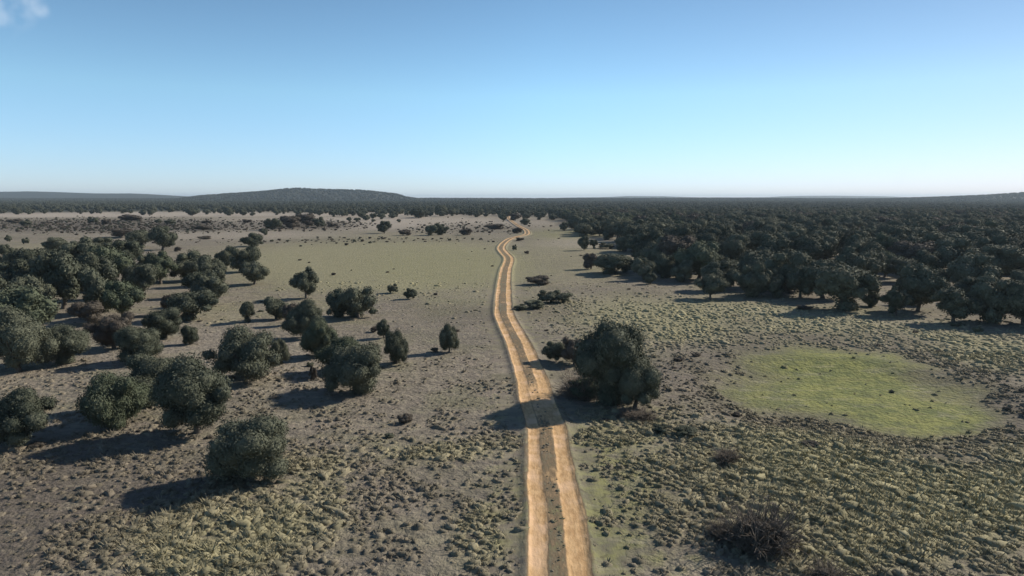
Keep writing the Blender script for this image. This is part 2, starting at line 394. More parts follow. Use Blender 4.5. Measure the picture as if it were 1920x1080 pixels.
def cards(r, P, Nn, size, asp=1.5, up=0.0):
    """small leaf-clump cards (folded diamonds, two triangles) at P facing roughly Nn"""
    n = len(P)
    nn = Nn * 1.0 + r.normal(size=(n, 3)) * .42; nn /= np.linalg.norm(nn, axis=1)[:, None]
    t = r.normal(size=(n, 3)); t[:, 2] += up; t -= nn * np.sum(t * nn, 1)[:, None]; t /= np.linalg.norm(t, axis=1)[:, None] + 1e-9
    b = np.cross(nn, t)
    s = size * r.uniform(.6, 1.4, n)[:, None]
    v = np.stack([P - t * s * asp * .5, P + b * s * .5 - nn * s * .15, P + t * s * asp * .5, P - b * s * .5 - nn * s * .15], 1)
    k = np.arange(n)[:, None] * 4
    return v.reshape(-1, 3), k + np.array([0, 1, 2, 3])

def crown(seed, nleaf, leaf, kind='oak', nl=16, core=2, mat=None):
    r = np.random.default_rng(seed)
    z0 = {'oak': .12, 'bush': .0, 'spiky': .0, 'mound': .0}[kind]
    ctr = np.array([0, 0, (1 + z0) / 2]); rad = np.array([.5, .5, (1 - z0) / 2])
    cs, rs = [], []
    for i in range(nl):
        rr = r.uniform(.09, .22) if nl > 9 else r.uniform(.2, .3)
        dv = r.normal(size=3); dv[2] = abs(dv[2]) * (1 if r.random() < .62 else -.8); dv /= np.linalg.norm(dv)
        p = ctr + dv * (rad - rr * .8) * r.uniform(.62, 1.2)
        if kind == 'oak' and p[2] < .45: p[:2] *= .85
        p[2] = max(p[2], z0 + rr * (.55 if kind != 'oak' else .8)) ; cs.append(p); rs.append(rr)
    cs.append(ctr * np.array([1, 1, .95])); rs.append(.28); cs = np.array(cs); rs = np.array(rs)
    V, F, off = [], [], 0
    iv, jf = {1: ICO1, 2: ICO2, 3: ICO3}[core]
    for c, rr in zip(cs, rs):
        q = iv * rr * .86 * (1 + r.normal(size=(len(iv), 1)) * .07) + c
        q[:, 2] = np.maximum(q[:, 2], z0 * .9 + .01)
        V.append(q); F.append(jf + off); off += len(q)
    # leaves on the union's surface
    pts, nrs = [], []
    m = nleaf * 4; k = r.choice(len(cs), m, p=rs**2 / np.sum(rs**2)); dv = r.normal(size=(m, 3)); dv /= np.linalg.norm(dv, axis=1)[:, None]
    sh = r.uniform(.84, 1.14, m) if kind != 'spiky' else r.uniform(.8, 1.2, m) + .35 * np.maximum(dv[:, 2], 0) * (r.random(m) < .3)
    sh = sh + (r.random(m) < .16) * r.uniform(.05, .28, m) * (.4 + .6 * np.abs(dv[:, 2]))
    # sprigs: leaves gathered in tufts that stick out, gaps between
    tuft = np.sin(dv[:, 0] * 9 + k) * np.sin(dv[:, 1] * 9 + 2 * k) * np.sin(dv[:, 2] * 8 + 3 * k)
    sh = sh + .13 * tuft
    p = cs[k] + dv * (rs[k] * sh)[:, None]
    ins = np.zeros(m, bool)
    for j in range(len(cs)):
        ins |= (np.linalg.norm(p - cs[j], axis=1) < rs[j] * .80)
    ok = (~ins) & (p[:, 2] > z0 * .8 + .01); p = p[ok][:nleaf]; dv = dv[ok][:nleaf]
    lv, lf = cards(r, p, dv, leaf, 2.6 if kind == 'spiky' else 1.5, 2.2 if kind == 'spiky' else 1.0)
    V.append(lv); F4 = lf + off
    V = np.concatenate(V); F3 = np.concatenate(F)
    sm = np.concatenate([np.ones(len(F3), bool), np.zeros(len(F4), bool)])
    return mesh_np('crown_' + kind, V, [F3, F4], mat or M_OAK, smooth=sm)

def tube(pts, rads, seg=6):
    pts = np.array(pts, float); V = []; F = []
    for i in range(len(pts)):
        d = pts[min(i + 1, len(pts) - 1)] - pts[max(i - 1, 0)]; d /= np.linalg.norm(d) + 1e-9
        a = np.cross(d, [0.3, 1, .2]); a /= np.linalg.norm(a) + 1e-9; b = np.cross(d, a)
        for k in range(seg):
            t = 2 * math.pi * k / seg; V.append(pts[i] + (a * math.cos(t) + b * math.sin(t)) * rads[i])
    for i in range(len(pts) - 1):
        for k in range(seg):
            F.append([i * seg + k, i * seg + (k + 1) % seg, (i + 1) * seg + (k + 1) % seg, (i + 1) * seg + k])
    return np.array(V), np.array(F)

def trunk(seed, h=.5, r0=.045, limbs=5, seg=7, mat=None):
    r = np.random.default_rng(seed); V = []; F = []; off = 0
    lean = r.normal(size=2) * .03
    p0 = [np.array([0, 0, -.06]), np.array([0, 0, .03]), np.array([lean[0], lean[1], .14]), np.array([lean[0] * 1.6, lean[1] * 1.6, .26])]
    items = [(p0, [r0 * 1.5, r0 * 1.15, r0 * .9, r0 * .8])]
    for k in range(limbs):
        a = 2 * math.pi * k / limbs + r.uniform(-.4, .4); e = np.array([math.cos(a), math.sin(a), 0])
        s = p0[2] + (p0[3] - p0[2]) * r.uniform(.2, .9); L = r.uniform(.24, .36)
        items.append(([s, s + e * L * .45 + np.array([0, 0, L * .55]), s + e * L + np.array([0, 0, L * 1.2])], [r0 * .6, r0 * .38, r0 * .12]))
    items.append(([p0[3], p0[3] + [.02, -.02, .2], p0[3] + [-.02, .02, .42]], [r0 * .75, r0 * .45, r0 * .12]))
    for p, rr in items:
        v, f = tube(p, rr, seg); V.append(v); F.append(f + off); off += len(v)
    return mesh_np('trunk', np.concatenate(V), np.concatenate(F), mat or M_BARK)

def twigs(seed, n=260, mat=None, spread=1.0, thick=.008):
    """leafless or nearly leafless scrub: many branching stems from one foot"""
    r = np.random.default_rng(seed); V = []; F = []; off = 0
    for i in range(n):
        a = r.uniform(0, 2 * math.pi); el = r.uniform(.25, 1.45); e = np.array([math.cos(a) * math.cos(el), math.sin(a) * math.cos(el), math.sin(el)])
        L = r.uniform(.55, 1.0) * (.5 / max(abs(math.cos(el)), .5)) * 1.0
        s = np.array([math.cos(a), math.sin(a), 0]) * r.uniform(0, .16); s[2] = -.03
        b = s + e * L * .5 + r.normal(size=3) * .05; c = s + e * L + r.normal(size=3) * .10
        c[2] = min(max(c[2], .03), 1); b[2] = max(b[2], .02)
        v, f = tube([s, b, c], [thick * 1.4, thick, thick * .4], 3); V.append(v); F.append(f + off); off += len(v)
        for _ in range(4):
            t = b + (c - b) * r.uniform(0, 1); d = e * .5 + r.normal(size=3) * .6; d /= np.linalg.norm(d)
            g = t + d * r.uniform(.08, .2); g[2] = max(g[2], .02)
            v, f = tube([t, g], [thick * .7, thick * .3], 3); V.append(v); F.append(f + off); off += len(v)
    return mesh_np('twigs', np.concatenate(V), np.concatenate(F), mat or M_TWIG, smooth=False)

HI = {'oak': [crown(10 + i, 16000, .018, 'oak', 26) for i in range(3)],
      'bush': [crown(20 + i, 16000, .018, 'bush', 26) for i in range(5)],
      'spiky': [crown(30 + i, 14000, .017, 'spiky', 24) for i in range(3)],
      'green': [crown(40 + i, 14000, .018, 'spiky' if i else 'bush', 24, mat=M_GREEN) for i in range(2)],
      'brown': [crown(50 + i, 11000, .018, 'bush', 20, mat=M_BROWN) for i in range(2)],
      'mound': [crown(60 + i, 6000, .027, 'bush', 16) for i in range(2)],
      'brownmound': [crown(65, 5500, .026, 'bush', 16, mat=M_BROWN)]}
MID = {'oak': [crown(110 + i, 5000, .031, 'oak', 18) for i in range(5)],
       'bush': [crown(120 + i, 5000, .031, 'bush', 18) for i in range(4)],
       'green': [crown(130, 5000, .031, 'bush', 18, mat=M_GREEN), crown(131, 4500, .031, 'oak', 16, mat=M_GREEN)],
       'brown': [crown(140, 4000, .031, 'bush', 16, mat=M_BROWN)],
       'mound': [crown(150, 2400, .042, 'bush', 14)], 'spiky': [crown(155, 4500, .029, 'spiky', 18)],
       'brownmound': [crown(160, 2400, .042, 'bush', 14, mat=M_BROWN)]}
TRUNKS = [trunk(300 + i) for i in range(3)]
TRUNKS_LOW = [trunk(310 + i, limbs=3, seg=4) for i in range(2)]
TWIGS = [twigs(320), twigs(321, 320)]

# ------------------------------------------------------------------ things
NAME = {'oak': 'holm_oak', 'bush': 'holm_oak', 'spiky': 'holm_oak', 'green': 'young_oak', 'brown': 'brown_shrub', 'mound': 'low_shrub', 'brownmound': 'brown_shrub', 'dry': 'dry_shrub', 'sapling': 'sapling', 'tangle': 'tangled_shrub'}
CAT = {'oak': 'tree', 'bush': 'tree', 'spiky': 'tree', 'green': 'tree', 'brown': 'shrub', 'mound': 'shrub', 'brownmound': 'shrub', 'dry': 'shrub', 'sapling': 'tree', 'tangle': 'shrub'}
count = [0]
def plant(kind, x, y, wd, ht, label, group=None, rot=None, lod=None, sink=.0):
    count[0] += 1; i = count[0]; d = math.hypot(x, y)
    lod = lod or ('hi' if d < 95 else 'mid')
    r = random.Random(i * 7 + 3)
    e = bpy.data.objects.new(NAME[kind], None); COL.objects.link(e)
    e.empty_display_size = .3
    e.location = (x, y, float(hgt(x, y)) - .03 - sink * ht); e.rotation_euler = (0, 0, r.uniform(0, 6.28) if rot is None else rot)
    e.scale = (wd * r.uniform(1.03, 1.13), wd * r.uniform(.95, 1.08), ht * 1.04)
    e['label'] = label; e['category'] = CAT[kind]
    if group: e['group'] = group
    if kind in ('dry', 'tangle'):
        obj('twigs', TWIGS[i % 2], e)
        if kind == 'tangle': o = obj('foliage', HI['green'][1], e); o.scale = (.8, .8, .6)
        else: o = obj('foliage', HI['brown'][i % 2], e); o.scale = (.72, .72, .62)
        return e
    k = 'brown' if kind == 'sapling' else kind
    src = (HI if lod == 'hi' else MID)[k]
    obj('crown', src[i % len(src)], e)
    if kind not in ('mound', 'brownmound'):
        obj('trunk', TRUNKS[i % 3] if lod == 'hi' else TRUNKS_LOW[i % 2], e)
    return e

def plant_px(kind, px, base, top, wpx, label, group=None, rot=None):
    x, y = place(px, base)
    dep = y * cp + CAM_H * sp
    wd = wpx / FPX * dep
    off = (.40 if kind not in ('oak', 'sapling') else .05) * wd
    x *= (y + off) / y; y += off
    dep = y * cp + CAM_H * sp; wd = wpx / FPX * dep
    ht = top_z(y, top + 0) - float(hgt(x, y))
    ht = max(ht, .25 * wd)
    return plant(kind, x, y, wd, ht, label, group, rot)

L = 'left of the track'
T = [
 # kind, x, base, top, width, label
 ('bush', 472, 926, 786, 148, 'nearest big dark rounded holm oak bush left of the track, casting a long shadow'),
 ('bush', 36, 848, 738, 108, 'dark bushy holm oak cut by the left picture edge, beside the long shadow'),
 ('green', 226, 812, 704, 106, 'lighter grey-green young oak with a pointed top, in front of a dark one'),
 ('bush', 372, 830, 682, 136, 'tall wide dark holm oak behind the nearest bush, its shadow reaching far left'),
 ('bush', 280, 775, 668, 110, 'dark green oak half hidden between the light pointed oak and the tall wide one'),
 ('bush', 260, 684, 613, 84, 'compact round grey-green oak just above a long dark shadow'),
 ('bush', 36, 708, 590, 112, 'large rounded olive green oak at the left picture edge in the middle rows'),
 ('bush', 118, 690, 612, 84, 'dark low oak with shaded front, right beside the large olive one at the edge'),
 ('brown', 214, 660, 586, 74, 'thin brownish open-crowned tree between the wood and the round grey-green oak'),
 ('bush', 308, 640, 578, 76, 'rounded oak with a paler top, right of the thin brownish tree'),
 ('bush', 356, 648, 611, 30, 'small dark upright bush standing alone right of the paler rounded oak'),
 ('spiky', 460, 724, 626, 116, 'broad dark spreading oak with an uneven top above the nearest bush'),
 ('bush', 526, 686, 636, 32, 'small dark bush tucked against the right side of the broad spreading oak'),
 ('spiky', 666, 748, 648, 102, 'very dark spiky-topped oak bush with upright branches and a long shadow'),
 ('green', 640, 702, 634, 72, 'pale grey-green bush rising behind the very dark spiky-topped one'),
 ('green', 598, 674, 598, 62, 'slender leaning green oak with bare lower stems behind the spiky bush'),
 ('bush', 570, 638, 568, 66, 'full grey-green oak behind the slender leaning one'),
 ('bush', 518, 602, 556, 50, 'squat dark oak at the left of the middle cluster'),
 ('brown', 545, 612, 570, 34, 'brownish small tree touching the squat dark oak'),
 ('bush', 464, 606, 563, 32, 'small thin-footed oak alone between the left wood and the middle cluster'),
 ('bush', 634, 598, 544, 56, 'dark rounded left half of the paired oaks at the edge of the green meadow'),
 ('spiky', 672, 600, 541, 70, 'upright grey-green right half of the paired oaks at the edge of the green meadow'),
 ('oak', 574, 560, 506, 52, 'ball-shaped solitary oak at the edge of the green meadow'),
 ('bush', 720, 636, 602, 24, 'small dark bush just behind the taller narrow oak'),
 ('brownmound', 702, 624, 613, 18, 'tiny brown shrub left of the small dark bush'),
 ('spiky', 744, 686, 622, 44, 'narrow two-topped oak on bare pinkish ground right of the spiky bush'),
 ('spiky', 842, 664, 613, 34, 'small upright oak nearest the track on its left side'),
 ('mound', 737, 551, 533, 24, 'left of the two small dark shrubs in the meadow'),
 ('mound', 768, 562, 541, 26, 'right of the two small dark shrubs in the meadow, slightly nearer'),
 ('sapling', 588, 713, 685, 15, 'tiny lone brown sapling beside the spiky bush'),
 ('green', 42, 652, 542, 120, 'big leafy green oak at the near left corner of the left wood'),
 ('brown', 170, 612, 565, 62, 'dark brown low oak at the foot of the left wood'),
 ('green', 232, 600, 528, 66, 'green bushy oak at the near edge of the left wood'),
 ('bush', 188, 592, 505, 74, 'dark oak in the near middle of the left wood'),
 ('oak', 120, 580, 478, 92, 'very dark broad oak in the shaded heart of the left wood'),
 ('bush', 262, 562, 492, 62, 'rounded olive oak on the right flank of the left wood'),
 ('green', 205, 548, 464, 80, 'tall green oak in the centre of the left wood'),
 ('oak', 155, 525, 452, 84, 'tall grey-green oak on the far side of the left wood'),
 ('bush', 235, 512, 452, 66, 'green domed oak at the back of the left wood'),
 ('bush', 72, 528, 462, 74, 'pale grey rounded oak left of the shaded heart of the left wood'),
 ('bush', 28, 560, 488, 76, 'dense oak at the left picture edge behind the big leafy green one'),
 ('bush', 8, 612, 520, 70, 'dark oak cut by the left picture edge beside the big leafy green one'),
 ('bush', 105, 474, 446, 42, 'small dark dome behind the pale grey rounded oak'),
 ('green', 302, 536, 476, 60, 'rounded light green oak right of the left wood'),
 ('bush', 352, 530, 472, 66, 'wide grey-green oak right of the rounded light green one'),
 ('bush', 400, 538, 478, 58, 'oak at the top of the diagonal row, against the bright meadow'),
 ('bush', 398, 578, 520, 60, 'grey-green oak in the middle of the diagonal row left of the meadow'),
 ('bush', 360, 606, 544, 78, 'near wide oak of the diagonal row left of the meadow'),
 ('brown', 322, 592, 552, 40, 'brownish shaded small oak at the left side of the diagonal row'),
 ('bush', 424, 506, 462, 40, 'small oak left of the column of stacked dark oaks'),
 ('bush', 477, 536, 492, 52, 'lowest oak of the column of dark oaks at the left meadow edge'),
 ('spiky', 462, 512, 464, 50, 'middle oak of the column of dark oaks at the left meadow edge'),
 ('bush', 477, 463, 437, 40, 'dark round oak standing apart above the column at the left meadow edge'),
 ('bush', 496, 441, 428, 14, 'tiny round tree touching the dark round oak above the column'),
 ('bush', 305, 470, 426, 48, 'dark right tree of the pair beyond the left wood'),
 ('bush', 264, 466, 430, 54, 'very dark left tree of the pair beyond the left wood'),
 ('brown', 225, 448, 428, 44, 'brownish low tree behind the left wood on the scrub strip'),
 ('bush', 512, 432, 409, 34, 'dark oak at the left end of the long grey thicket'),
 ('brown', 548, 428, 405, 46, 'grey-brown middle part bush of the long grey thicket'),
 ('brown', 576, 424, 401, 44, 'tallest grey bush near the right end of the long grey thicket'),
 ('mound', 598, 427, 408, 28, 'dark pointed bush at the right end of the long grey thicket'),
 ('brownmound', 622, 426, 418, 20, 'low brown shrub just past the right end of the grey thicket'),
 ('bush', 721, 438, 415, 28, 'lone dark tree on the pale strip beyond the meadow'),
 ('bush', 808, 442, 421, 24, 'left one of the two joined dark trees beyond the meadow'),
 ('bush', 826, 441, 419, 28, 'right one of the two joined dark trees beyond the meadow'),
 ('brownmound', 757, 442, 430, 26, 'brown leafless low shrub between the far dark trees of the meadow'),
 ('brownmound', 876, 441, 428, 26, 'brown blurry low shrub right of the two joined dark trees'),
 ('brownmound', 930, 430, 421, 40, 'flat dark scrub left of where the track bends sharply'),
 ('bush', 986, 422, 409, 20, 'small dark round tree right of the far track'),
 ('brown', 966, 414, 400, 22, 'reddish brown bare tree where the far track disappears'),
 ('brownmound', 972, 438, 426, 22, 'brown scrub inside the sharp bend of the track'),
 ('brownmound', 974, 452, 445, 16, 'small brown shrub right under the sharp bend of the track'),
 ('mound', 965, 470, 459, 10, 'tiny dark bush beside the double bend of the track'),
 ('brownmound', 987, 476, 470, 10, 'tiny dark tuft on the grass right of the double bend'),
 ('bush', 10, 484, 459, 26, 'small green oak at the far left edge before the scrub strip'),
 ('mound', 15, 454, 441, 12, 'tiny dark bush at the left edge on the pale meadow strip'),
 ('mound', 49, 458, 446, 14, 'tiny dark bush a little right of the leftmost tiny one'),
 ('mound', 174, 420, 407, 22, 'dark dome-shaped shrub on the brown scrub strip far left'),
 ('brownmound', 200, 422, 411, 18, 'greyer dome shrub beside the dark dome-shaped one on the scrub strip'),
 ('mound', 50, 423, 413, 20, 'flat dark shrub at the left end of the brown scrub strip'),
 ('brownmound', 28, 419, 410, 26, 'brown shrub bank at the left end of the brown scrub strip'),
 ('brownmound', 240, 415, 402, 46, 'pale grey-green thicket at the far edge of the scrub strip'),
 ('mound', 298, 419, 411, 14, 'small dark shrub on the middle of the scrub strip'),
 ('mound', 320, 421, 412, 20, 'dark flattened shrub on the middle of the scrub strip'),
 ('brownmound', 390, 419, 413, 22, 'flat shrub on the pale ground right of the scrub strip'),
 ('brownmound', 382, 449, 443, 26, 'flat brown shrub on bare ground above the diagonal row'),
 ('brownmound', 335, 472, 462, 14, 'small grey bush alone on bare ground above the diagonal row'),
 ('brownmound', 462, 418, 411, 20, 'small hummocky shrub left of the long grey thicket'),
 ('brownmound', 375, 432, 423, 40, 'low brown thicket on bare ground between the scrub strip and the meadow'),
 ('oak', 92, 556, 488, 70, 'oak between the pale grey rounded one and the shaded heart of the left wood'),
 ('bush', 60, 596, 520, 74, 'grey-green oak just behind the big leafy green one of the left wood'),
 ('oak', 176, 562, 480, 76, 'oak in the deepest shade between the tall trees of the left wood'),
 ('bush', 275, 532, 476, 50, 'dark oak between the left wood and the rounded light green oak'),
 ('bush', 148, 486, 450, 50, 'domed oak at the far back of the left wood, left of the green domed one'),
 ('bush', 190, 478, 446, 54, 'low domed oak at the far back of the left wood'),
 ('bush', 378, 560, 506, 56, 'shaded oak between the wide grey-green oak and the diagonal row'),
 ('bush', 10, 530, 476, 50, 'grey oak at the left picture edge below the small green one'),
 # near the big tree, right of the track
 ('bush', 1150, 772, 607, 138, 'largest tree, dark green, standing by the track and shading it'),
 ('bush', 1190, 776, 678, 88, 'lower dark oak growing against the front of the largest tree'),
 ('mound', 1040, 682, 640, 48, 'dark round bush between the track and the largest tree'),
 ('brown', 1076, 688, 632, 46, 'reddish brown thin bush squeezed between the dark round bush and the largest tree'),
 ('tangle', 1090, 752, 692, 78, 'pale grey tangled half bare shrub at the left foot of the largest tree'),
 ('dry', 1195, 792, 763, 66, 'brown dry shrub in front of the largest tree'),
 ('mound', 1052, 569, 546, 44, 'right end of the low dark bushes by the middle of the track'),
 ('mound', 1024, 570, 545, 40, 'middle one of the low dark bushes by the middle of the track'),
 ('mound', 1002, 581, 563, 44, 'near left one of the low dark bushes by the middle of the track'),
 ('mound', 978, 583, 571, 26, 'smallest low bush touching the track beside the low dark bushes'),
 ('brownmound', 1008, 535, 516, 46, 'flat grey-brown scrub mound beyond the low dark bushes'),
 ('mound', 1240, 815, 797, 32, 'left of the two small dark cushions near the largest tree'),
 ('mound', 1284, 823, 800, 48, 'right, wider one of the two small dark cushions near the largest tree'),
 ('dry', 1361, 874, 838, 48, 'lone dry twiggy shrub on the yellow tussocks'),
 ('dry', 1425, 1050, 940, 126, 'big dry dark shrub at the bottom of the picture right of the track'),
 ('dry', 1350, 1018, 976, 52, 'smaller dry shrub left of the big dry dark one'),
 ('dry', 1552, 1110, 1052, 70, 'dry shrub cut by the bottom picture edge on the right'),
 ('mound', 1672, 737, 731, 10, 'tiny dark tuft in the middle of the green pond bed'),
 # front rank of the wood on the right
 ('bush', 1145, 517, 474, 78, 'widest dark bush standing out alone before the right wood'),
 ('brown', 1108, 506, 476, 30, 'greyish tree touching the left side of the widest dark bush'),
 ('bush', 1172, 512, 482, 32, 'smaller dark oak touching the right side of the widest dark bush'),
 ('bush', 1095, 470, 443, 22, 'upright grey oak at the far left tip of the right wood'),
 ('bush', 1113, 466, 448, 14, 'small round oak between the upright grey one and a low hedge-like bush'),
 ('mound', 1136, 467, 455, 34, 'low hedge-like green bush at the far left tip of the right wood'),
 ('bush', 1173, 473, 437, 46, 'rounded light grey-green oak standing free at the left tip of the right wood'),
 ('bush', 1058, 433, 417, 20, 'farthest free-standing round oak right of the track bend'),
 ('bush', 1094, 444, 418, 40, 'wide dark domed oak at the far left corner of the right wood'),
 ('bush', 1138, 450, 432, 20, 'small oak below the wide dark domed one'),
 ('bush', 1207, 527, 484, 44, 'dark oak first in the front rank of the right wood'),
 ('bush', 1220, 534, 512, 23, 'small round bush at the foot of the first oak in the front rank'),
 ('green', 1200, 498, 471, 26, 'slim oak behind the first oak of the front rank'),
 ('bush', 1249, 523, 477, 44, 'grey rounded oak second in the front rank of the right wood'),
 ('bush', 1281, 531, 487, 42, 'dark oak third in the front rank of the right wood'),
 ('bush', 1346, 548, 490, 70, 'broad oak behind the overhanging one in the front rank'),
 ('oak', 1332, 562, 518, 56, 'overhanging oak with a visible foot, its shadow stretching left over the grass'),
 ('bush', 1408, 560, 494, 62, 'tall dark oak in the front rank right of the overhanging one'),
 ('bush', 1450, 560, 506, 44, 'green-topped oak in the front rank beside the tall dark one'),
 ('bush', 1500, 562, 500, 56, 'oak with a flat shaded front before the tallest front tree'),
 ('bush', 1580, 588, 495, 108, 'tallest and widest tree of the front rank of the right wood'),
 ('bush', 1634, 576, 546, 32, 'small grey bush right beside the tallest front tree'),
 ('oak', 1680, 593, 541, 46, 'small oak with a bare foot and a light top in the front rank'),
 ('bush', 1720, 590, 500, 88, 'dark tree behind the small bare-footed oak of the front rank'),
 ('oak', 1787, 606, 545, 78, 'light-topped oak on a bare trunk, second from the right of the front rank'),
 ('bush', 1858, 612, 520, 92, 'deeply shaded tall tree near the right picture edge'),
 ('bush', 1918, 618, 528, 84, 'dark tree cut by the right picture edge at the end of the front rank'),
 ('brownmound', 1506, 582, 575, 30, 'flat grey cushion shrub in front of the wood, left of a long shadow'),
 ('mound', 1795, 614, 604, 26, 'grey cushion shrub at the foot of the bare-trunked light-topped oak'),
 ('mound', 1834, 625, 612, 18, 'small cushion shrub near the right edge at the tip of a shadow'),
]
POS = []
for row in T:
    e = plant_px(*row)
    POS.append((e.location.x, e.location.y, e.scale.x * .5))
print('hand placed', len(T))

# ---- the wood on the right: where it stands
EDGE = [(1040, 403), (1052, 412), (1078, 424), (1085, 436), (1120, 447), (1150, 452), (1185, 466), (1196, 484), (1225, 510), (1300, 528), (1370, 540), (1470, 556), (1600, 576), (1700, 586), (1800, 600), (1920, 616), (2200, 640), (2600, 660)]
EX = np.array([p[0] for p in EDGE]); EY = np.array([p[1] for p in EDGE])
def in_right_wood(x, y):
    u, v = project(x, y)
    return (u > 1040) & (v < np.interp(u, EX, EY)) & (y > 5)
def far_edge(u):
    return np.interp(u, [-1500, 0, 150, 330, 470, 640, 760, 900, 1040, 1060], [396, 396, 395.5, 395, 397, 402, 403.5, 405, 408, 410])
def in_far_wood(x, y):
    u, v = project(x, y)
    return (v < far_edge(u)) & (u < 1050) & (y > 5)

r2 = np.random.default_rng(99)
cell = 9.2
gx, gy = np.meshgrid(np.arange(0, 800, cell), np.arange(40, 620, cell))
X = (gx + r2.uniform(-.42, .42, gx.shape) * cell).ravel(); Y = (gy + r2.uniform(-.42, .42, gx.shape) * cell).ravel()
ok = in_right_wood(X, Y)
ok &= (np.abs(X / Y) < 1.9)
glade = vnoise(X, Y, 26, 41)
ok &= ~((glade > .79) & (Y < 480)) & (r2.random(len(X)) < .90)
for (a, b, rr) in POS:
    ok &= np.hypot(X - a, Y - b) > rr * .6 + 1.4
X, Y = X[ok], Y[ok]; D = np.hypot(X, Y)
order = np.argsort(D); X, Y, D = X[order], Y[order], D[order]
vis = np.abs(X / Y) < .775
S = 4.4 + 4.8 * r2.random(len(X)) ** 1.3 + 2.0 * (vnoise(X, Y, 30, 43) - .4)
S = S * (1 + .40 * sstep(110, 230, D))
Hh = np.minimum(S * r2.uniform(.60, .95, len(X)), 8.4)
ind = np.where(vis)[0][:170]
isind = np.zeros(len(X), bool); isind[ind] = True
WG = 'holm oaks inside the right wood'
ORD = ['first', 'second', 'third', 'fourth', 'fifth', 'sixth', 'seventh', 'eighth', 'ninth', 'tenth', 'eleventh', 'twelfth', 'thirteenth', 'fourteenth', 'fifteenth', 'sixteenth', 'seventeenth', 'eighteenth', 'nineteenth', 'twentieth'] + ['twenty-first', 'twenty-second', 'twenty-third', 'twenty-fourth', 'twenty-fifth', 'twenty-sixth', 'twenty-seventh', 'twenty-eighth', 'twenty-ninth', 'thirtieth', 'thirty-first', 'thirty-second', 'thirty-third', 'thirty-fourth', 'thirty-fifth'] + ['very deep'] * 60
LAND = [(1207, 'the first front oak'), (1281, 'the third front oak'), (1340, 'the overhanging front oak'), (1408, 'the tall dark front oak'), (1450, 'the green-topped front oak'), (1500, 'the flat shaded front oak'),
        (1580, 'the tallest front tree'), (1680, 'the small bare-footed front oak'), (1787, 'the light-topped front oak'), (1858, 'the deeply shaded front tree'), (1918, 'the rightmost front tree')]
rank = {}
for i in ind:
    u, v = project(X[i], Y[i])
    kd = 'oak' if r2.random() < .35 else ('bush' if r2.random() < .8 else ('green' if r2.random() < .7 else 'brown'))
    lm = min(LAND, key=lambda q: abs(q[0] - u))[1]; rank[lm] = rank.get(lm, 0) + 1
    lab = {'oak': 'grey-green oak', 'bush': 'dark leafy oak', 'green': 'lighter green oak', 'brown': 'brownish thin tree'}[kd] + ', ' + ORD[rank[lm] - 1] + ' tree back behind ' + lm
    e = plant(kd, X[i], Y[i], S[i], Hh[i], lab, {'oak': WG, 'bush': 'leafy to the ground oaks inside the right wood', 'green': 'lighter oaks inside the right wood', 'brown': 'brownish trees inside the right wood'}[kd], lod='mid')
    if kd == 'brown': e.name = 'bare_tree'; e['category'] = 'tree'
print('wood individuals', len(ind), 'rest', len(X) - len(ind))
wx_, wy_, ws_, wh_ = X[~isind], Y[~isind], S[~isind], Hh[~isind]

# ---- scattered trees on the far plain, one by one
r3 = np.random.default_rng(5)
PL = [(8, 400, 9), (33, 402, 17), (53, 402, 16), (112, 399, 12), (230, 400, 18), (268, 403, 14), (285, 403, 20), (360, 405, 22), (388, 402, 17), (430, 404, 20), (455, 404, 16), (474, 405, 10), (655, 415, 10), (670, 416, 12), (686, 413, 14), (700, 410, 14),
      (716, 411, 16), (735, 409, 14), (748, 417, 8), (785, 409, 30), (828, 405, 28), (893, 407, 16), (912, 406, 12), (944, 414, 14), (700, 416, 8), (600, 404, 14), (560, 403, 12), (520, 403, 14), (1012, 412, 20), (1036, 412, 18)]
PL.sort()
ORD2 = ORD[:30]
for pi, (u, v, wp) in enumerate(PL):
    x, y = place(u, v); dep = y; wd = wp / FPX * dep
    plant('bush', x, y, wd, wd * r3.uniform(.62, .8), 'small dark tree, ' + ORD2[pi] + ' from the left of those scattered on the far pale plain', 'trees scattered on the far plain', lod='mid')

